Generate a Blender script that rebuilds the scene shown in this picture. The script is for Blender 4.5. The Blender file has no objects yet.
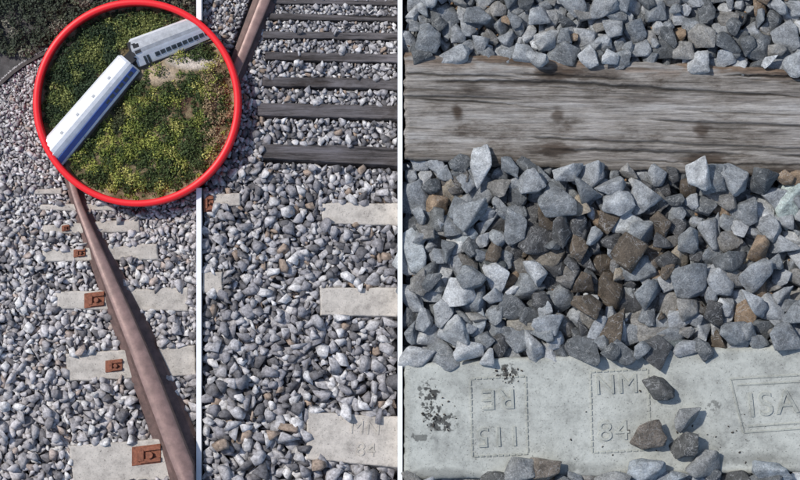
import bpy, bmesh, math, random
import numpy as np
from mathutils import Vector, Matrix, noise as mn
random.seed(7); rng=np.random.default_rng(7)
S=0.0025           # metres per layout unit
def P(x,y,h): return ((x-400)*S,(240-y)*S,h*S)
def PA(x,y,h): return np.stack([(np.asarray(x)-400)*S,(240-np.asarray(y))*S,np.asarray(h)*S],-1)
sc=bpy.context.scene
col=sc.collection
# ---------------------------------------------------------------- noise
def _h(ix,iy,seed):
    v=np.sin(ix*127.1+iy*311.7+seed*74.7)*43758.5453
    return v-np.floor(v)
def vn(x,y,seed=0):
    x=np.asarray(x,float);y=np.asarray(y,float)
    ix=np.floor(x);iy=np.floor(y);fx=x-ix;fy=y-iy
    fx=fx*fx*(3-2*fx);fy=fy*fy*(3-2*fy)
    a=_h(ix,iy,seed);b=_h(ix+1,iy,seed);c=_h(ix,iy+1,seed);d=_h(ix+1,iy+1,seed)
    return (a*(1-fx)+b*fx)*(1-fy)+(c*(1-fx)+d*fx)*fy
def fbm(x,y,seed=0,o=4):
    s=0;a=.5
    for i in range(o):
        s=s+a*vn(np.asarray(x)*2**i,np.asarray(y)*2**i,seed+i*13);a*=.5
    return s
# ---------------------------------------------------------------- materials
def mat(name):
    m=bpy.data.materials.new(name);m.use_nodes=True
    nt=m.node_tree;b=nt.nodes['Principled BSDF'];return m,nt,b
def N(nt,t,**k):
    n=nt.nodes.new(t)
    for a,v in k.items():
        if a in n.inputs: n.inputs[a].default_value=v
        else: setattr(n,a,v)
    return n
def ramp(nt,src,stops):
    r=nt.nodes.new('ShaderNodeValToRGB')
    e=r.color_ramp.elements
    while len(e)<len(stops): e.new(.5)
    for i,(p,c) in enumerate(stops):
        e[i].position=p;e[i].color=(c[0],c[1],c[2],1) if not isinstance(c,(int,float)) else (c,c,c,1)
    nt.links.new(src,r.inputs[0]);return r.outputs[0]
def mixc(nt,f,a,b,mode='MIX'):
    m=nt.nodes.new('ShaderNodeMix');m.data_type='RGBA';m.blend_type=mode
    if isinstance(f,(int,float)): m.inputs[0].default_value=f
    else: nt.links.new(f,m.inputs[0])
    for s,v in ((6,a),(7,b)):
        if isinstance(v,tuple): m.inputs[s].default_value=(*v,1)
        else: nt.links.new(v,m.inputs[s])
    return m.outputs[2]
def noi(nt,scale,detail=4,rough=.6,vec=None,dist=0):
    n=N(nt,'ShaderNodeTexNoise',Scale=scale,Detail=detail,Roughness=rough,Distortion=dist)
    if vec is None:
        g=nt.nodes.new('ShaderNodeNewGeometry');vec=g.outputs['Position']
    nt.links.new(vec,n.inputs['Vector']);return n.outputs[0]
def bump(nt,b,src,strength,dist):
    n=nt.nodes.new('ShaderNodeBump');n.inputs['Strength'].default_value=strength;n.inputs['Distance'].default_value=dist
    nt.links.new(src,n.inputs['Height']);nt.links.new(n.outputs[0],b.inputs['Normal'])
def attr(nt,n):
    a=nt.nodes.new('ShaderNodeAttribute');a.attribute_name=n;return a.outputs['Color']
def stone_mat(name,scale,bs,veins=True):
    m,nt,b=mat(name)
    c=attr(nt,'Col')
    n1=noi(nt,scale,4 if veins else 2,.7);f=ramp(nt,n1,[(.3,.55),(.5,1.0),(.72,1.5)])
    c=mixc(nt,1.0,c,f,'MULTIPLY')
    if veins:
        n2=noi(nt,scale*7,3,.75);f2=ramp(nt,n2,[(.3,.6),(.55,1.0),(.75,1.45)])
        c=mixc(nt,1.0,c,f2,'MULTIPLY')
        n3=noi(nt,scale*.55,4,.6,dist=1.2);v=ramp(nt,n3,[(.488,0.),(.5,.5),(.512,0.)])
        c=mixc(nt,v,c,(.55,.55,.54))
    nt.links.new(c,b.inputs['Base Color']);b.inputs['Roughness'].default_value=.92
    b.inputs['Specular IOR Level'].default_value=.3
    if bs: bump(nt,b,noi(nt,scale*3,5,.78),bs,S*2.4)
    return m
M_st3=stone_mat('crushed_granite',38,.95)
M_st1=stone_mat('ballast_stone',110,0,False)
def simple(name,c,r=.6,met=0,var=.2,scale=60,bs=.2):
    m,nt,b=mat(name)
    f=ramp(nt,noi(nt,scale,5,.65),[(.3,1-var),(.7,1+var)])
    nt.links.new(mixc(nt,1.0,tuple(c),f,'MULTIPLY'),b.inputs['Base Color'])
    b.inputs['Roughness'].default_value=r;b.inputs['Metallic'].default_value=met
    if bs: bump(nt,b,noi(nt,scale*4,4,.6),bs,S)
    return m
def wood_mat(name,tint,bright=1,sc=1):
    m,nt,b=mat(name)
    g=nt.nodes.new('ShaderNodeNewGeometry')
    mp=N(nt,'ShaderNodeMapping');mp.inputs['Scale'].default_value=(.045,1,1);mp.inputs['Rotation'].default_value=(0,0,.043)
    nt.links.new(g.outputs['Position'],mp.inputs[0])
    a=noi(nt,190*sc,10,.85,mp.outputs[0],.0)
    base=ramp(nt,a,[(.32,tuple(v*.16*bright for v in tint)),(.43,tuple(v*.58*bright for v in tint)),(.53,tuple(v*1.0*bright for v in tint)),(.70,tuple(v*1.5*bright for v in tint))])
    a2=noi(nt,26*sc,7,.8,mp.outputs[0],.0)
    base=mixc(nt,1.0,base,ramp(nt,a2,[(.36,(.36,.32,.29)),(.48,(.95,.92,.89)),(.66,(1.35,1.36,1.38))]),'MULTIPLY')
    mp2=N(nt,'ShaderNodeMapping');mp2.inputs['Scale'].default_value=(.45,1,1);nt.links.new(g.outputs['Position'],mp2.inputs[0])
    big=ramp(nt,noi(nt,11,7,.75,mp2.outputs[0]),[(.36,(.34,.29,.25)),(.49,(.92,.90,.87)),(.65,(1.25,1.25,1.26))])
    base=mixc(nt,1.0,base,big,'MULTIPLY')
    base=mixc(nt,1.0,base,attr(nt,'Col'),'MULTIPLY')
    nt.links.new(base,b.inputs['Base Color']);b.inputs['Roughness'].default_value=.9
    bump(nt,b,a,.75,S*1.7);return m
M_wood=wood_mat('weathered_timber',(.30,.285,.265))
M_wood2=wood_mat('dark_timber',(.12,.112,.118))
def conc_mat(name,c,dirt,scale=1):
    m,nt,b=mat(name)
    base=ramp(nt,noi(nt,9*scale,7,.72),[(.32,dirt),(.45,tuple(v*.86 for v in c)),(.56,c),(.75,tuple(v*1.12 for v in c))])
    sp=ramp(nt,noi(nt,260,2,.5),[(.28,.5),(.38,1.0),(.8,1.08)])
    base=mixc(nt,1.0,base,sp,'MULTIPLY')
    sp=ramp(nt,noi(nt,38,5,.75),[(.3,.72),(.5,1.0),(.8,1.08)])
    base=mixc(nt,1.0,base,sp,'MULTIPLY')
    base=mixc(nt,1.0,base,attr(nt,'Col'),'MULTIPLY')
    nt.links.new(base,b.inputs['Base Color']);b.inputs['Roughness'].default_value=.9
    bump(nt,b,noi(nt,180,5,.7),.5,S*.9);return m
M_conc=conc_mat('sleeper_concrete',(.43,.44,.40),(.24,.245,.225))
M_conc1=conc_mat('pale_concrete',(.51,.465,.41),(.30,.27,.24),2.5)
M_rust=simple('rusty_steel',(.125,.075,.064),.6,.2,.4,45,.25)
M_railtop=simple('worn_rail_head',(.25,.16,.14),.45,.2,.3,40,.1)
M_clip=simple('rust_brown_fastening',(.23,.085,.048),.85,0,.45,120,.4)
M_white=simple('white_paint',(.82,.82,.82),.5,0,.02,20,0)
M_red=simple('red_paint',(.80,.012,.018),.45,0,.03,20,0)
M_soil=simple('dark_ballast_soil',(.085,.08,.078),.95,0,.4,60,.6)
M_carw=simple('white_car_paint',(.70,.71,.73),.4,.1,.14,60,0)
M_carg=simple('grey_car_roof',(.33,.34,.36),.5,.2,.25,60,.1)
M_blue=simple('blue_stripe_paint',(.03,.075,.27),.4,0,.15,60,0)
M_glass=simple('dark_window_glass',(.02,.025,.035),.15,0,.1,60,0)
M_black=simple('black_rubber',(.02,.02,.022),.8,0,.1,60,0)
def leaf_mat(name):
    m,nt,b=mat(name);c=attr(nt,'Col')
    nt.links.new(c,b.inputs['Base Color']);b.inputs['Roughness'].default_value=.8
    return m
M_leaf=leaf_mat('foliage')
# ---------------------------------------------------------------- mesh helpers
def link(me,name,parent=None,mats=()):
    o=bpy.data.objects.new(name,me);col.objects.link(o)
    for m in mats: me.materials.append(m)
    if parent: o.parent=parent
    return o
def tri_mesh(name,V,F,C=None,mats=(),parent=None,smooth=False,nper=3):
    me=bpy.data.meshes.new(name)
    V=np.asarray(V,np.float32);F=np.asarray(F,np.int32)
    me.vertices.add(len(V));me.vertices.foreach_set('co',V.ravel())
    me.loops.add(F.size);me.loops.foreach_set('vertex_index',F.ravel())
    me.polygons.add(len(F));me.polygons.foreach_set('loop_start',np.arange(0,F.size,nper,dtype=np.int32))
    try: me.polygons.foreach_set('loop_total',np.full(len(F),nper,np.int32))
    except Exception: pass
    if C is not None:
        a=me.color_attributes.new('Col','FLOAT_COLOR','POINT')
        c=np.ones((len(V),4),np.float32);c[:,:3]=C;a.data.foreach_set('color',c.ravel())
    me.update(calc_edges=True);me.validate()
    if smooth: me.polygons.foreach_set('use_smooth',np.ones(len(F),bool))
    return link(me,name,parent,mats)
def grid_mesh(name,X,Y,H,C,mats,parent=None,smooth=True):
    nu,nv=X.shape;V=PA(X,Y,H).reshape(-1,3)
    i=np.arange(nu*nv).reshape(nu,nv)
    F=np.stack([i[:-1,:-1],i[:-1,1:],i[1:,1:],i[1:,:-1]],-1).reshape(-1,4)
    p=V[F[len(F)//2]];nrm=np.cross(p[1]-p[0],p[2]-p[0])
    if nrm[2]<0: F=F[:,::-1]
    return tri_mesh(name,V,F,C.reshape(-1,3),mats,parent,smooth,4)
def prism(bm,pts,h0,h1,mi=0):
    b=[bm.verts.new(P(x,y,h0)) for x,y in pts];t=[bm.verts.new(P(x,y,h1)) for x,y in pts]
    n=len(pts);fs=[bm.faces.new(t),bm.faces.new(b[::-1])]
    for i in range(n): fs.append(bm.faces.new((b[i],b[(i+1)%n],t[(i+1)%n],t[i])))
    for f in fs:f.material_index=mi
    return fs
def bm_obj(bm,name,mats,parent=None,bev=0):
    bmesh.ops.recalc_face_normals(bm,faces=bm.faces)
    if bev: bmesh.ops.bevel(bm,geom=list(bm.edges),offset=bev*S,segments=2,affect='EDGES',clamp_overlap=True)
    me=bpy.data.meshes.new(name);bm.to_mesh(me);bm.free();return link(me,name,parent,mats)
# rocks library
def rock_lib(n,hi,seed):
    L=[];r=random.Random(seed)
    for k in range(n):
        bm=bmesh.new()
        npt=r.randint(10,14) if hi else r.randint(8,11)
        bl=.5 if hi else .55
        for i in range(npt):
            v=Vector((r.gauss(0,1),r.gauss(0,1),r.gauss(0,1))).normalized()
            m=max(abs(v.x),abs(v.y),abs(v.z));v=v*(1-bl)+v/m*bl
            bm.verts.new(v*r.uniform(.9,1.08))
        bmesh.ops.convex_hull(bm,input=list(bm.verts))
        bmesh.ops.delete(bm,geom=[v for v in bm.verts if not v.link_faces],context='VERTS')
        bmesh.ops.dissolve_limit(bm,angle_limit=math.radians(20 if hi else 12),verts=list(bm.verts),edges=list(bm.edges))
        if hi:
            bmesh.ops.bevel(bm,geom=list(bm.edges),offset=.05,segments=1,affect='EDGES',clamp_overlap=True)
            bmesh.ops.triangulate(bm,faces=list(bm.faces))
            for _ in range(2):
                bmesh.ops.subdivide_edges(bm,edges=[e for e in bm.edges if e.calc_length()>.3],cuts=1,use_grid_fill=True)
                bmesh.ops.triangulate(bm,faces=list(bm.faces))
            for v in bm.verts:
                q=v.co*2.2+Vector((k*7.1,0,0))
                v.co*=1+.07*mn.noise(q)+.05*mn.noise(q*3)
        bmesh.ops.triangulate(bm,faces=list(bm.faces))
        bmesh.ops.recalc_face_normals(bm,faces=bm.faces)
        bm.verts.index_update()
        V=np.array([v.co[:] for v in bm.verts]);F=np.array([[v.index for v in f.verts] for f in bm.faces])
        V-= (V.max(0)+V.min(0))/2; V/=np.abs(V).max(0)
        L.append((V,F));bm.free()
    return L
LH=rock_lib(34,True,3);LL=rock_lib(34,False,5)
def rot(yaw,tx,ty):
    return np.array(Matrix.Rotation(tx,3,'X')@Matrix.Rotation(ty,3,'Y')@Matrix.Rotation(yaw,3,'Z'))
def stones_mesh(name,stones,lib,matl):
    VV=[];FF=[];CC=[];off=0
    for (x,y,h,a,b,c,yaw,tx,ty,colr) in stones:
        V,F=lib[random.randrange(len(lib))]
        q=(V*np.array([a,b,c]))@rot(yaw,tx,ty).T
        VV.append(q*S+np.array(P(x,y,h)));FF.append(F+off);CC.append(np.tile(colr,(len(V),1)));off+=len(V)
    return tri_mesh(name,np.concatenate(VV),np.concatenate(FF),np.concatenate(CC),[matl])
def heap(x0,x1,y0,y1,size,target,slabs,excl,colf,g=1.0,K=24,nmax=6000,flat=.62,tilt=.28):
    W=int((x1-x0)/g)+1;Hh=int((y1-y0)/g)+1
    gx=x0+np.arange(W)*g;gy=y0+np.arange(Hh)*g
    X,Y=np.meshgrid(gx,gy,indexing='ij')
    hm=fbm(X/25,Y/25,3)*2
    for (Q,hh) in slabs:
        m=np.ones_like(X,bool)
        for i in range(4):
            ax,ay=Q[i];bx,by=Q[(i+1)%4]
            m&=((bx-ax)*(Y-ay)-(by-ay)*(X-ax))>=0
        hm[m]=hh
    ex=excl(X,Y);tg=target(Y)
    sz=np.vectorize(lambda y:size(0,y))(gy)[None,:]
    ex=ex|(X<x0+sz*.42)|(X>x1-sz*.42)
    pri=hm/tg;pri[ex]=99
    out=[];fails=0
    while len(out)<nmax and fails<70:
        ii=rng.integers(0,W,K);jj=rng.integers(0,Hh,K)
        k=np.argmin(pri[ii,jj]);i=ii[k];j=jj[k]
        if pri[i,j]>.92: fails+=1;continue
        fails=0
        x=gx[i];y=gy[j];s=size(x,y)*math.exp(rng.normal(0,.33))
        s=min(s,size(x,y)*1.75)
        a=s/2;b=a*rng.uniform(.6,.95);c=a*rng.uniform(flat-.14,flat+.14)
        r=(a+b)/2;R=max(1,int(r/g))
        i0=max(0,i-R);i1=min(W,i+R+1);j0=max(0,j-R);j1=min(Hh,j+R+1)
        dx=(X[i0:i1,j0:j1]-x)/r;dy=(Y[i0:i1,j0:j1]-y)/r;d2=dx*dx+dy*dy
        m=d2<1
        zb=np.percentile(hm[i0:i1,j0:j1][m],40)
        zc=zb+c*.8
        top=zc+c*np.sqrt(np.clip(1-d2,0,1))*.95
        sub=hm[i0:i1,j0:j1];sub[m]=np.maximum(sub[m],top[m])
        pri[i0:i1,j0:j1]=sub/tg[i0:i1,j0:j1];pri[i0:i1,j0:j1][ex[i0:i1,j0:j1]]=99
        out.append((x,y,zc,a,b,c,rng.uniform(0,6.283),rng.normal(0,tilt),rng.normal(0,tilt),colf(x,y)))
    return out
def slab(name,Q,h,mat_,res=1.0,rnd=3,cracks=0,rough=1.0,seed=0,colfn=None,parent=None,edge=1.0,base=0,front=0):
    """Q = TL,TR,BR,BL"""
    (ax,ay),(bx,by),(cx,cy),(dx,dy)=Q
    L=max(math.hypot(bx-ax,by-ay),4);Wd=max(math.hypot(dx-ax,dy-ay),3)
    nu=int(L/res)+6;nv=int(Wd/res)+6
    u=np.concatenate([[0,0],np.linspace(0,1,nu),[1,1]]);v=np.concatenate([[0,0],np.linspace(0,1,nv),[1,1]])
    U,V=np.meshgrid(u,v,indexing='ij')
    X=(ax*(1-U)+bx*U)*(1-V)+(dx*(1-U)+cx*U)*V
    Y=(ay*(1-U)+by*U)*(1-V)+(dy*(1-U)+cy*U)*V
    Y=Y+(fbm(X/18,Y*0+seed,seed,4)-.47)*edge*6*(1-V)**4+ (fbm(X/15,Y*0+seed+9,seed+5,4)-.47)*edge*6*V**4
    X=X+(fbm(X*0+seed+3,Y/6,seed+7,3)-.45)*edge*5*((1-U)-U)
    dE=np.minimum(np.minimum(U*L,(1-U)*L),np.minimum(V*Wd,(1-V)*Wd))
    t=np.clip(dE/rnd,0,1)
    H=h-rnd*(1-np.sqrt(1-(1-t)**2))*.9
    H=H+(fbm(X/70,Y/14,seed+2)-.47)*2*rough
    crk=np.zeros_like(H)
    r=np.random.default_rng(seed+50)
    for k in range(cracks):
        big=r.uniform()<.22
        v0=r.uniform(.05,.95);u0=r.uniform(-.2,.9);u1=u0+(r.uniform(.3,.8) if big else r.uniform(.06,.3));w=r.uniform(.9,1.7) if big else r.uniform(.4,.8);dp=r.uniform(.7,1) if big else r.uniform(.3,.8)
        line=v0*Wd+(vn(U*L/150,U*0,seed+k*3)-.5)*8+(vn(U*L/37+k,U*0,seed+k*5)-.5)*1.6+(vn(U*L/7+k,U*0,seed+k*7)-.5)*.7
        d=np.abs(V*Wd-line);env=np.clip((U-u0)*7,0,1)*np.clip((u1-U)*7,0,1)
        crk=np.maximum(crk,np.exp(-(d/(w*(.3+.7*env)))**2)*np.clip(env*2.2,0,1)*dp)
    H=H-crk*3.2*rough
    H[0,:]=base;H[-1,:]=base;H[:,0]=base;H[:,-1]=base
    H[1,1:-1]=h*.45;H[-2,1:-1]=h*.45;H[1:-1,1]=h*.45;H[1:-1,-2]=h*(.45 if not front else .85)
    if front: Y[:,-1]+=front
    C=np.ones(X.shape+(3,))*(1-.8*crk[...,None])
    if colfn is not None: C=C*colfn(X,Y)
    return grid_mesh(name,X,Y,H,C,[mat_],parent)
# ================================================================= ground
bm=bmesh.new();R=400
vs=[bm.verts.new(p) for p in ((-R,-R,0),(R,-R,0),(R,R,0),(-R,R,0))];bm.faces.new(vs);bm_obj(bm,'ground',[M_soil])
CX,CY,CR=138,103.5,103
# ================================================================= panel 3 (close-up of the bed)
wq=[(404,54),(850,71),(850,182),(404,161)]
def woodcol(X,Y):
    c=np.ones(X.shape+(3,))
    for (sx,sy,rx,ry,k) in [(555,75,34,9,.8),(553,150,28,9,.8),(556,116,8,9,.7),(700,131,10,10,.75),(704,160,34,8,.8),(600,76,30,7,.6),(457,112,6,10,.85),(790,174,40,8,.7),(470,90,14,5,.5),(515,84,30,5,.4),(640,100,26,5,.35),(740,100,30,5,.35),(610,140,30,5,.4)]:
        n=fbm(X/9,Y/3,int(sx),5)*2.4-.25;n=np.clip(n,.05,3)
        d=((X-sx)/rx)**2+((Y-sy)/ry)**2
        m=np.clip(1.2-d/n,0,1)
        c*= 1-m[...,None]*k*np.array([.88,.95,1.0])
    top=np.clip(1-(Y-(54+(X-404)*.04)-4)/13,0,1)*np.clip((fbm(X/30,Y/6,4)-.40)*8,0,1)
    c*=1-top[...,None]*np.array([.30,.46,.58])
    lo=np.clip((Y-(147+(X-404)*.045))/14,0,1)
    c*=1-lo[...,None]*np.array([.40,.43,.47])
    return c
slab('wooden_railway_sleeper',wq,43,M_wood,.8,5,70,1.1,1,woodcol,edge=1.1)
cq=[(404,362),(850,341),(850,470),(404,479)]
def conccol(X,Y):
    c=np.ones(X.shape+(3,))
    for (sx,sy,rx,ry,k) in [(431,402,9,22,.85),(443,420,13,10,.8),(418,436,12,5,.6),(507,372,9,9,.8),(421,388,4,7,.6),(712,404,6,5,.5)]:
        n=np.clip((fbm(X/3.2,Y/3.2,int(sx)+3)-.40)*9,.02,1.6)
        d=((X-sx)/rx)**2+((Y-sy)/ry)**2
        m=np.clip((1.0-d/n)*2.5,0,1);c*=(1-k*m)[...,None]
    for (sx,sy,rx,ry,k) in [(560,466,70,8,.35),(440,472,50,7,.4),(745,458,60,8,.4),(650,430,60,25,.16),(690,355,70,7,.2),(404,410,12,60,.3)]:
        n=np.clip(fbm(X/9,Y/9,int(sx)+3,5)*2.6-.3,.05,3)
        d=((X-sx)/rx)**2+((Y-sy)/ry)**2
        m=np.clip(1.1-d/n,0,1);c*=(1-k*m)[...,None]
    return c
cs=slab('concrete_railway_sleeper',cq,44,M_conc,.8,6,0,.5,9,conccol,edge=.5)
ang=math.atan2(21,446)
def emb_text(body,x,y,size,rotz,sx=1.0,hz=44.0,par=None,dk=.86):
    cu=bpy.data.curves.new('t','FONT');cu.body=body;cu.size=size*S;cu.extrude=1.6*S;cu.bevel_depth=.0;cu.align_x='CENTER';cu.align_y='CENTER';cu.space_character=1.12
    o=bpy.data.objects.new('t',cu);col.objects.link(o)
    bpy.context.view_layer.update()
    me=bpy.data.meshes.new_from_object(o.evaluated_get(bpy.context.evaluated_depsgraph_get()))
    bpy.data.objects.remove(o)
    me.materials.clear()
    a=me.color_attributes.new('Col','FLOAT_COLOR','POINT');a.data.foreach_set('color',np.tile([dk,dk,dk*.98,1],len(me.vertices)).astype(np.float32))
    q=link(me,'raised_letters',par or cs,[M_conc if par is None else M_conc1]);q.location=P(x,y,hz);q.rotation_euler=(0,0,rotz);q.scale=(sx,1,1)
emb_text('RE',498,397,28,ang+math.pi,1.05);emb_text('115',498,434,28,ang+math.pi,1.0)
emb_text('NM',615,384,27,ang,1.0);emb_text('84',612,430,28,ang,1.1);emb_text('ISA',770,403,34,ang+.05,1.0)
bm=bmesh.new()
def seg(x1,y1,x2,y2,w=1.6,dash=None):
    L=math.hypot(x2-x1,y2-y1);n=1 if not dash else int(L/dash)
    for k in range(n):
        t0=k/n;t1=(k+(.78 if dash else 1))/n
        ax,ay=x1+(x2-x1)*t0,y1+(y2-y1)*t0;bx,by=x1+(x2-x1)*t1,y1+(y2-y1)*t1
        nx,ny=-(y2-y1)/L*w/2,(x2-x1)/L*w/2
        prism(bm,[(ax+nx,ay+ny),(bx+nx,by+ny),(bx-nx,by-ny),(ax-nx,ay-ny)],42,45.2)
def box(pts,dash): 
    for i in range(len(pts)): seg(*pts[i],*pts[(i+1)%len(pts)],1.7,dash)
box([(470,378),(525,375),(527,452),(472,455)],6)
box([(589,371),(646,368),(649,448),(591,451)],6)
box([(728,378),(830,372),(838,424),(741,431)],None)
seg(735,384,825,379,1.4);seg(745,425,830,419,1.4)
o=bm_obj(bm,'raised_frames',[M_conc],cs,.3)
a=o.data.color_attributes.new('Col','FLOAT_COLOR','POINT');a.data.foreach_set('color',np.tile([.88,.88,.86,1],len(o.data.vertices)).astype(np.float32))
PAL=[((.325,.34,.35),.32),((.225,.24,.25),.25),((.13,.138,.142),.16),((.47,.48,.48),.17),((.27,.26,.24),.07),((.30,.22,.15),.03)]
def pick(pal,j=.14):
    w=[p[1] for p in pal];c=np.array(random.choices([p[0] for p in pal],w)[0]);return np.clip(c*rng.uniform(1-j,1+j),0.01,.8)
PD=[((.095,.095,.095),.38),((.13,.105,.08),.26),((.18,.17,.155),.18),((.36,.31,.24),.05),((.27,.285,.29),.25)]
def col3(x,y):
    d=math.exp(-(((x-600)/105)**2+((y-262)/75)**2))
    if y<70 or y>470: d=.0
    if random.random()<d*.9: return pick(PD)
    return pick(PAL)
def size3(x,y): return 18.5 if y<70 else 22.5
s3=heap(402,850,-60,560,size3,lambda Y:np.full(Y.shape,36.),[(wq,90),(cq,90)],lambda X,Y:X<0,col3,1.0,26,3800,.56,.3)
def put(x,y,a,b,c,h,colr,yaw=None): s3.append((x,y,h,a,b,c,rng.uniform(0,6) if yaw is None else yaw,.15,-.1,np.array(colr)))
D=(.11,.11,.105);G=(.25,.255,.25);B=(.34,.37,.39);T=(.20,.17,.14)
for q in [(655,387,18,11,9,52,D,-.3),(685,416,15,12,11,54,G,.3),(645,432,19,15,12,54,T,.1),(681,442,16,13,10,53,D,.2),(701,464,19,15,13,52,G,.5),
          (519,466,17,13,11,50,G,.2),(545,466,16,12,11,50,T,.1),(644,469,20,13,11,51,B,.1),(768,474,22,13,12,50,B,-.2),(608,478,22,10,10,46,G,0),
          (497,478,18,9,9,45,D,0),(736,478,14,10,9,46,D,0),(674,477,13,9,9,46,B,0)]: put(*q[:7],q[7])
for (x,y,a,b,colr,yaw) in [(622,225,24,17,(.50,.52,.52),-.5),(790,206,17,24,(.46,.53,.50),.2),(671,348,26,10,(.13,.15,.15),.05),(415,250,12,24,(.42,.45,.46),.1),(462,240,18,14,(.34,.37,.38),.3),
    (526,330,20,14,(.30,.28,.24),.2),(577,242,18,13,(.10,.10,.10),.6),(548,262,20,15,(.20,.18,.15),.2),(487,268,16,19,(.11,.12,.12),-.5),(432,220,15,14,(.15,.155,.15),.2),
    (457,180,17,14,(.13,.12,.11),.6),(733,258,14,9,(.40,.33,.22),.2),(475,322,15,14,(.38,.41,.43),.6),(612,332,15,14,(.50,.52,.52),.3)]:
    put(x,y,a,b,12,33,colr,yaw)
stones_mesh('gravel_bed',s3,LH,M_st3)
crumbs=[]
for k in range(420):
    onc=k<110
    if onc:
        x,y=[(rng.normal(434,9),rng.normal(412,11)),(rng.normal(506,6),rng.normal(371,7)),(rng.normal(660,60),rng.normal(440,20))][k%3]
        if y<366 or y>466: continue
    else: x=rng.uniform(406,800);y=rng.uniform(165,350) if k%3 else rng.uniform(0,52)
    a=rng.uniform(.5,1.5)*(1.0 if onc else 1.9)
    crumbs.append((x,y,44.6 if onc else rng.uniform(28,36),a,a*.7,a*.6,rng.uniform(0,6),0,0,np.array((.06,.052,.045)) if onc else pick([((.22,.14,.08),1),((.35,.36,.36),1)])))
stones_mesh('dirt_crumbs',crumbs,LL,M_st1)
# ================================================================= panel 2
def s2(y): return 3.3+max(y,-40)*.0165
sl2=[];k=0
wl=[((262,143),(399,147),(399,166),(262,158)),((256,102),(399,105),(399,119),(256,115)),((262,76),(399,78),(399,89),(262,85)),((264,51),(399,53),(399,62),(264,59)),
    ((262,30),(399,32),(399,39),(262,37)),((268,12),(399,14),(399,20),(268,18)),((272,-3),(399,-1),(399,4),(272,2)),((275,-17),(399,-15),(399,-10),(275,-12))]
for q in wl:
    Q=list(q);h=s2(Q[0][1])*2.8;fr=(Q[2][1]-Q[1][1])*.28
    slab('wooden_railway_sleeper',Q,h,M_wood2,.8,1.2,4,.5,20+k,edge=.35,front=fr);sl2.append(([Q[0],Q[1],(Q[2][0],Q[2][1]+fr),(Q[3][0],Q[3][1]+fr)],h));k+=1
cl=[((322,203),(399,203),(399,226),(322,224)),((320,287),(399,288),(399,317),(320,316)),((307,411),(399,417),(399,468),(306,459)),((203,194),(240,193),(240,206),(203,208)),((202,272),(222,272),(222,293),(202,293))]
for q in cl:
    Q=list(q);h=s2((Q[0][1]+Q[2][1])/2)*2.6;fr=(Q[2][1]-Q[1][1])*.18
    o=slab('concrete_railway_sleeper',Q,h,M_conc1,.9,1.8,0,.4,40+k,edge=.35,front=fr);sl2.append((Q,h));k+=1
    if Q[0][0]==307: cc=o;ch=h
for (b_,x,y,s_) in [('MN',365,428,19),('84',366,450,19)]: emb_text(b_,x,y,s_,-.06,1.,ch-.75,cc,.93)
P2=[((.375,.362,.367),.30),((.26,.25,.26),.26),((.135,.13,.135),.19),((.53,.515,.51),.19),((.31,.24,.19),.06)]
def inC(X,Y,r=97): return (X-CX)**2+(Y-CY)**2<r*r
st2=heap(201.5,397.5,-40,520,lambda x,y:s2(y)*1.12,lambda Y:(3.3+np.maximum(Y,-40)*.0165)*1.8,sl2,
   lambda X,Y: inC(X,Y)|((X>250-.4*Y-3)&(X<272-.4*Y+1)&(Y<140)),lambda x,y:pick(P2),.5,22,12000,.66,.35)
stones_mesh('gravel_bed',st2,LL,M_st1)
# ================================================================= rails
SEC=[(-.62,None),(-.62,.10),(-.34,.22),(-.30,.34),(-.28,.62),(-.36,.70),(-.34,.90),(-.26,.99),(-.1,1.02),(.14,1.0),(.24,.93),(.27,.75),(.16,.66),(.16,.34),(.45,.2),(.55,.1),(.55,None)]
def rail(name,pts,base_h,hk=1.0,step=4,xmax=None):
    pts=sorted(pts);ys=np.arange(pts[0][0],pts[-1][0]+1,step).astype(float)
    xl=np.interp(ys,[p[0] for p in pts],[p[1] for p in pts]);xr=np.interp(ys,[p[0] for p in pts],[p[2] for p in pts])
    for _ in range(12):
        xl[1:-1]=(xl[:-2]+2*xl[1:-1]+xl[2:])/4;xr[1:-1]=(xr[:-2]+2*xr[1:-1]+xr[2:])/4
    bm=bmesh.new();rows=[]
    for y,a,b in zip(ys,xl,xr):
        w=(b-a)/1.06;c=a+.66*w;bh=base_h(y)
        rows.append([bm.verts.new(P(c+u*w if xmax is None else min(c+u*w,xmax-.02*i),y,0 if h is None else bh+h*w*hk)) for i,(u,h) in enumerate(SEC)])
    n=len(SEC)
    for r0,r1 in zip(rows[:-1],rows[1:]):
        for i in range(n):
            f=bm.faces.new((r0[i],r0[(i+1)%n],r1[(i+1)%n],r1[i]));f.material_index=1 if i in(7,8,9) else 0;f.smooth=i in (7,8,9)
    bm.faces.new(rows[0]);bm.faces.new(rows[-1][::-1])
    return bm_obj(bm,name,[M_rust,M_railtop])
def s1(y): return max(1.9,2.1+(y-60)*.0158)
sl1=[]
q1=[((38,204),(112,203),(112,211),(38,210)),((42,225),(138,219),(138,232),(40,234)),((40,250),(156,244),(157,260),(40,262)),((55,292),(187,287),(187,312),(56,309)),((64,354),(194,345),(195,376),(66,382)),((68,446),(194,436),(195,478),(74,488)),((30,189),(60,188),(60,194),(30,194))]
for Q in q1:
    h=s1((Q[0][1]+Q[2][1])/2)*2.6
    slab('concrete_railway_sleeper',list(Q),h,M_conc1,.9,1.6,0,.4,60+k,edge=.4,front=(Q[2][1]-Q[1][1])*.16);sl1.append((list(Q),h));k+=1
RPc=[(120,47,57),(180,62,75),(200,67,81),(250,83,106),(300,100,131),(350,118,155),(400,136,176),(450,154,196),(470,161.5,205),(500,172,218)]
r1=rail('steel_rail',RPc,lambda y:s1(y)*2.0,.85,xmax=196.1)
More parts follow.
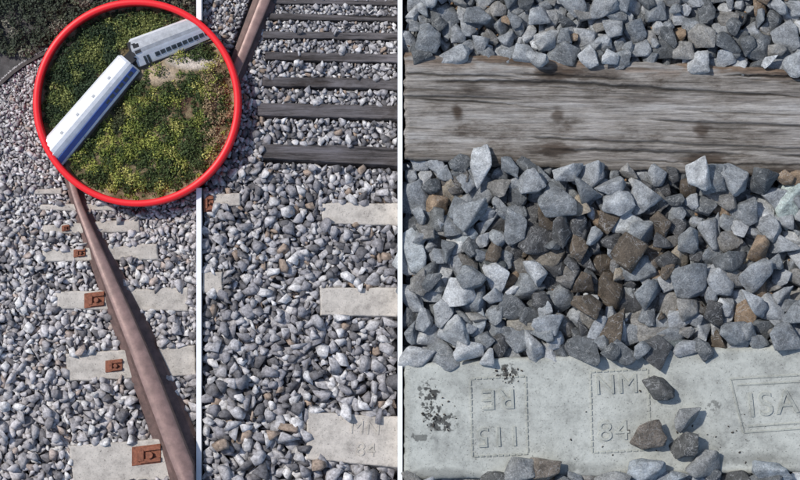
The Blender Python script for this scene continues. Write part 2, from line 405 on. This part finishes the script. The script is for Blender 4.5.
r2=rail('steel_rail',[(-40,266,289),(0,250,273),(30,239,260),(60,228,247),(100,212,230),(120,204,221)],lambda y:s2(y)*1.7,.55)
cv=[(-14,92),(0,80),(10,71),(22,62.5),(36,54.5),(50,48.5),(66,43),(84,39),(104,36)]
bm=bmesh.new();rows=[]
for i,(x,y) in enumerate(cv):
    a=cv[max(0,i-1)];b=cv[min(len(cv)-1,i+1)];dx,dy=b[0]-a[0],b[1]-a[1];L=math.hypot(dx,dy);nx,ny=-dy/L,dx/L
    w=5.5-.02*x
    rows.append([bm.verts.new(P(x+nx*u*w,y+ny*u*w,2+h*w*1.2)) for u,h in [(-.5,-.35),(-.5,.15),(-.15,.3),(-.15,.7),(-.3,.75),(-.3,1),(.3,1),(.3,.75),(.15,.7),(.15,.3),(.5,.15),(.5,-.35)]])
for a,b in zip(rows[:-1],rows[1:]):
    for i in range(12): bm.faces.new((a[i],a[(i+1)%12],b[(i+1)%12],b[i]))
bm.faces.new(rows[0]);bm.faces.new(rows[-1][::-1])
bm_obj(bm,'steel_rail',[simple('dark_rail_steel',(.05,.042,.038),.6,.2,.2,60,.1)])
def fastening(cx,cy,w,h,base,tilt=-.12,parent=None):
    bm=bmesh.new()
    def rect(x0,y0,x1,y1,h0,h1):
        pts=[(x0,y0),(x1,y0),(x1,y1),(x0,y1)]
        pts=[(cx+x*w,cy+y*h+x*w*tilt) for x,y in pts];prism(bm,pts,h0,h1)
    rect(-.5,-.5,.5,.5,base-3,base+1.2)
    rect(-.22,-.42,.5,-.2,base+1,base+3.4);rect(-.22,.2,.5,.42,base+1,base+3.4);rect(-.3,-.3,-.08,.3,base+1,base+4.2)
    n=8
    pts=[(cx+.12*w+math.cos(t*6.283/n)*w*.13,cy+math.sin(t*6.283/n)*w*.13) for t in range(n)];prism(bm,pts,base+1,base+6)
    o=bm_obj(bm,'rail_fastening',[M_clip],parent,.35)
for (x,y,w,h) in [(93,300,20,15),(146,455,29,19),(78,253,12,8),(113,366,17,12),(64,228,8,6)]:
    fastening(x,y,w,h,s1(y)*2.6,parent=r1)
fastening(208,203,10,17,s2(204)*2.6,parent=r2)
P1=[((.46,.435,.435),.38),((.34,.32,.32),.26),((.18,.17,.175),.15),((.58,.56,.545),.19),((.39,.32,.28),.06)]
def ex1(X,Y):
    xl=np.interp(Y,[p[0] for p in RPc],[p[1] for p in RPc]);xr=np.interp(Y,[p[0] for p in RPc],[p[2] for p in RPc])
    yc=np.interp(X,[p[0] for p in cv],[p[1] for p in cv])
    return inC(X,Y)|((X>xl-.5)&(X<xr-1.5)&(Y>118)&(Y<502))|(Y<yc-4+0*X)|((X<60)&(abs(Y-yc)<3))
st1=heap(-30,197,30,520,lambda x,y:s1(y)*1.15,lambda Y:np.maximum(1.9,2.1+(Y-60)*.0158)*1.8,sl1,ex1,lambda x,y:pick(P1,.1),.5,22,16000,.66,.35)
stones_mesh('gravel_bed',st1,LL,M_st1)
# ================================================================= dividers
for x0,x1,h,segs in((196.2,201.2,25,[(-60,20),(188,560)]),(397.6,402.4,42,[(-60,560)])):
    bm=bmesh.new()
    for a,b in segs: prism(bm,[(x0,a),(x1,a),(x1,b),(x0,b)],0,h)
    bm_obj(bm,'white_divider',[M_white])
# ================================================================= leaf clumps
def leaves(name,clumps,lsz):
    V=[];C=[]
    for (x,y,h,r,n,c) in clumps:
        d=rng.normal(size=(n,3));d/=np.linalg.norm(d,axis=1)[:,None];rad=r*rng.uniform(.35,1.0,n)**.6*(1+.15*rng.normal(size=n))
        p=d*rad[:,None];p[:,2]=np.abs(p[:,2])*1.1
        cen=np.array([x,y,h])+p
        a=rng.normal(size=(n,3));a/=np.linalg.norm(a,axis=1)[:,None]
        nrm=d*.7+rng.normal(size=(n,3))*.4+[0,0,.6];b=np.cross(a,nrm);b/=np.linalg.norm(b,axis=1)[:,None]
        l=lsz*rng.uniform(.6,1.4,n)[:,None]
        q=np.stack([cen-a*l,cen-b*l*.55,cen+a*l,cen+b*l*.55],1)
        V.append(PA(q[...,0],q[...,1],q[...,2]).reshape(-1,3))
        cc=np.array(c)[None]*rng.uniform(.6,1.4,n)[:,None];C.append(np.repeat(cc,4,0))
    V=np.concatenate(V);C=np.concatenate(C);F=np.arange(len(V)).reshape(-1,4)
    return tri_mesh(name,V,F,np.clip(C,0,1),[M_leaf],nper=4)
cl=[]
for k in range(560):
    x=rng.uniform(-40,194);y=rng.uniform(-40,52)
    yc=np.interp(x,[p[0] for p in cv],[p[1] for p in cv])
    if y>yc-5: continue
    if (x-CX)**2+(y-CY)**2<93**2: continue
    g=fbm(x/20,y/13,5)
    c=(.045,.058,.035) if g<.45 else ((.09,.105,.06) if g<.54 else (.17,.16,.12))
    cl.append((x,y,rng.uniform(2,8),rng.uniform(3.5,8),70,c))
leaves('background_trees',cl,1.4)
# ================================================================= inset
bm=bmesh.new()
prof=[(97,0),(103.3,0),(103.3,38.5),(102.3,40),(98,40),(97,38.5)]
rows=[[bm.verts.new(P(CX+r*math.cos(t*2*math.pi/160),CY+r*math.sin(t*2*math.pi/160),h)) for r,h in prof] for t in range(160)]
for i in range(160):
    a=rows[i];b=rows[(i+1)%160]
    for j in range(6): f=bm.faces.new((a[j],a[(j+1)%6],b[(j+1)%6],b[j]));f.smooth=j not in (0,5)
bm_obj(bm,'red_round_frame',[M_red])
def terr(X,Y):
    X=np.asarray(X,float);Y=np.asarray(Y,float)
    gully=-6*np.exp(-(((X-124-(Y-100)*-.75)/9)**2))*np.exp(-((Y-105)/45)**2)
    bank=5*np.exp(-(((X-178)/40)**2+((Y-75)/24)**2))
    return 24+8*(fbm(X/34,Y/34,2)-.47)+2.5*(fbm(X/8,Y/8,8)-.47)+gully+bank
rr=np.linspace(0,97.2,110);tt=np.linspace(0,2*np.pi,300)
RR,TT=np.meshgrid(rr,tt,indexing='ij');X=CX+RR*np.cos(TT);Y=CY+RR*np.sin(TT)
def soil(X,Y):
    f=fbm(X/9,Y/9,21,5)[...,None];a=np.array([.13,.10,.05]);b=np.array([.34,.26,.16]);c=a+(b-a)*np.clip((f-.35)*3,0,1)
    d=np.clip(1.4-(((X-193)/26)**2+((Y-61)/9)**2),0,1)[...,None];c=c*(1-d)+np.array([.60,.52,.44])*d
    d=np.clip(1.2-(((X-160)/24)**2+((Y-75)/11)**2),0,1)[...,None];c=c*(1-d)+np.array([.48,.37,.26])*d
    w=np.clip(1.3-(((X-185)/24)**2+((Y-108)/19)**2),0,1)[...,None]*(fbm(X/4,Y/4,31)[...,None]>.48);c=c*(1-.8*w)+np.array([.11,.055,.035])*.8*w
    return c
ms,nt,b=mat('dry_hillside_soil')
nt.links.new(mixc(nt,1.0,attr(nt,'Col'),ramp(nt,noi(nt,200,4,.7),[(.3,.6),(.7,1.4)]),'MULTIPLY'),b.inputs['Base Color']);b.inputs['Roughness'].default_value=.95
bump(nt,b,noi(nt,160,6,.7),.8,S*2)
grid_mesh('hillside_terrain',X,Y,terr(X,Y),soil(X,Y),[ms])
A0=np.array([46.,163.]);A1=np.array([131.,63.]);B0=np.array([134.,55.]);B1=np.array([222.,20.])
def segd(x,y,a,b):
    d=b-a;t=np.clip(((x-a[0])*d[0]+(y-a[1])*d[1])/(d@d),0,1);return math.hypot(x-a[0]-t*d[0],y-a[1]-t*d[1])
cl=[]
for k in range(2700):
    r=95*math.sqrt(rng.uniform());t=rng.uniform(0,6.283);x=CX+r*math.cos(t);y=CY+r*math.sin(t)
    ul = y < 151-(x-58)*1.197
    if segd(x,y,A0,A1)<17 or segd(x,y,B0,B1)<15.5: continue
    bare=math.exp(-(((x-182)/32)**2+((y-66)/10)**2))+.85*math.exp(-(((x-160)/22)**2+((y-82)/10)**2))+.7*math.exp(-(((x-188)/18)**2+((y-110)/15)**2))+.5*math.exp(-(((x-150)/30)**2+((y-192)/5)**2))
    if rng.uniform()<bare*1.2: continue
    g=fbm(x/11,y/11,44)+rng.normal()*.03
    q_=int(np.clip((g-.37)*13,0,3.99))
    big=False
    if ul: c=[(.028,.05,.018),(.055,.085,.024),(.11,.14,.036),(.19,.21,.06)][q_];big=True
    elif y<50: c=[(.05,.075,.03),(.09,.11,.04),(.17,.16,.08),(.22,.19,.11)][q_]
    else: c=[(.05,.075,.018),(.13,.165,.03),(.26,.28,.055),(.38,.36,.10)][q_];big=rng.uniform()<.35
    if x>206 and y>60 and rng.uniform()<.6: c=(.30,.22,.12)
    if math.exp(-(((x-118)/8)**2+((y-112)/26)**2))>.4: c=(.05,.06,.022)
    r=rng.uniform(2.0,5.0) if not big else rng.uniform(3.5,8.5)
    if (x-CX)**2+(y-CY)**2>(95-r)**2: r=2.2
    cl.append((x,y,float(terr(x,y))-1.5+(3*rng.uniform() if big else 0),r,int(16+r*7),c))
leaves('shrubs_and_trees',cl,1.2)
def car(name,a,b,w0,w1,section,roofmat,base,roofm):
    root=bpy.data.objects.new(name,None);col.objects.link(root)
    d=(b-a);L=np.linalg.norm(d);d=d/L;nrm=np.array([-d[1],d[0]])
    def pt(s,u,h):
        w=w0+(w1-w0)*s/L;p=a+d*s+nrm*u*w
        v=p-np.array([CX,CY]);l=np.linalg.norm(v);hh=base+h*w
        if l>98.4: p=np.array([CX,CY])+v/l*98.4;hh=min(hh,37)
        return P(p[0],p[1],hh)
    bm=bmesh.new();ss=[0,1.2,2.5]+list(np.linspace(5,L-5,60))+[L-2.5,L-1.2,L]
    rows=[]
    for s in ss:
        e=min(s,L-s);k=1-.16*max(0,1-e/2.5)
        rows.append([bm.verts.new(pt(s,u*k,h*(.92+.08*min(1,e/2.5)))) for u,h in section])
    n=len(section)
    for r0,r1 in zip(rows[:-1],rows[1:]):
        for i in range(n):
            f=bm.faces.new((r0[i],r0[(i+1)%n],r1[(i+1)%n],r1[i]));f.material_index=1 if i in roofm else 0;f.smooth=False
    bm.faces.new(rows[0]);bm.faces.new(rows[-1][::-1])
    bm_obj(bm,'body',[M_carw,roofmat],root)
    return root,pt,L
def band(root,pt,L,name,s0,s1,A,B,t0,t1,m,n=1,gap=0,thick=.018):
    bm=bmesh.new();W=(s1-s0)/n
    nu,nh=-(B[1]-A[1]),(B[0]-A[0]);l=math.hypot(nu,nh);nu,nh=abs(nu)/l,abs(nh)/l
    for k in range(n):
        a=s0+k*W+gap*W/2;b=s0+(k+1)*W-gap*W/2
        c=[]
        for lf in(-.02,thick):
            for s,t in((a,t0),(b,t0),(b,t1),(a,t1)):
                u=A[0]+(B[0]-A[0])*t+nu*lf;h=A[1]+(B[1]-A[1])*t+nh*lf;c.append(bm.verts.new(pt(s,u,h)))
        for q in((0,1,2,3),(7,6,5,4),(0,4,5,1),(1,5,6,2),(2,6,7,3),(3,7,4,0)): bm.faces.new([c[i] for i in q])
    bm_obj(bm,name,[m],root)
sec=[(-.52,-.3),(-.52,.32),(-.44,.44),(-.28,.50),(-.08,.52),(.06,.48),(.13,.42),(.52,.04),(.52,-.3)]
A=(.13,.42);B=(.52,.04)
r,pt,L=car('passenger_train_car',A0,A1,30,26,sec,M_carw,26,[])
band(r,pt,L,'blue_stripe',1.5,L-1.5,A,B,.16,.62,M_blue)
band(r,pt,L,'windows',5,L-5,A,B,.26,.52,M_glass,17,.3,.032)
band(r,pt,L,'underframe',1.5,L-1.5,A,B,.88,1.02,M_black)
for k in range(4):
    s=34+k*24;band(r,pt,L,'roof_vent',s-1.5,s+1.5,(-.28,.50),(-.08,.52),.2,.6,M_carg)
band(r,pt,L,'roof_seam',3,L-3,(-.46,.42),(-.28,.50),.2,.35,M_carg)
r,pt,L=car('passenger_train_car',B0,B1,29,24,sec,M_carg,26,[2,3,4])
band(r,pt,L,'windows',20,L-4,A,B,.25,.58,M_glass,12,.2)
band(r,pt,L,'doors',8,15,A,B,.2,.85,M_glass,2,.3)
band(r,pt,L,'underframe',1.5,L-1.5,A,B,.86,1.04,M_black)
band(r,pt,L,'gangway_collar',-1.6,2.2,(-.42,.44),(.12,.48),.0,1.,M_black)
band(r,pt,L,'gangway_frame',2.2,6,(-.52,.32),(-.30,.50),.0,1.,M_black)
band(r,pt,L,'end_wall_panel',3,9,(-.28,.50),(.06,.49),.0,1.,M_black)
bm=bmesh.new()
for i in range(4):
    f=i*1.6;prism(bm,[(124-f*.6,58+f),(133-f*.6,50+f*.2),(138-f*.3,60+f*.6),(131-f*.6,67+f)],18,37-i*1.2)
bm_obj(bm,'gangway_bellows',[M_black],r,.3)
# ================================================================= light, sky, camera
d=Vector((.60,-.40,-.92)).normalized()
sun=bpy.data.lights.new('sun','SUN');sun.energy=3.3;sun.angle=math.radians(2.0);sun.color=(1,.965,.91)
so=bpy.data.objects.new('sun',sun);col.objects.link(so);so.rotation_euler=d.to_track_quat('-Z','Y').to_euler();so.location=(-2,2,4)
w=bpy.data.worlds.new('World');sc.world=w;w.use_nodes=True;nt=w.node_tree
sky=nt.nodes.new('ShaderNodeTexSky');sky.sky_type='NISHITA';sky.sun_disc=False
e=math.asin(-d.z);sky.sun_elevation=e;sky.sun_rotation=math.atan2(-d.x,-d.y)
nt.links.new(sky.outputs[0],nt.nodes['Background'].inputs[0]);nt.nodes['Background'].inputs[1].default_value=.145
cam=bpy.data.cameras.new('camera');co=bpy.data.objects.new('camera',cam);col.objects.link(co)
cam.sensor_width=36;cam.lens=36*2400/800;cam.clip_end=2000
co.location=(0,0,(2400+26)*S)
sc.camera=co
sc.view_settings.view_transform='Standard';sc.view_settings.look='None';sc.view_settings.exposure=0
print('stones',len(s3),len(st2),len(st1))
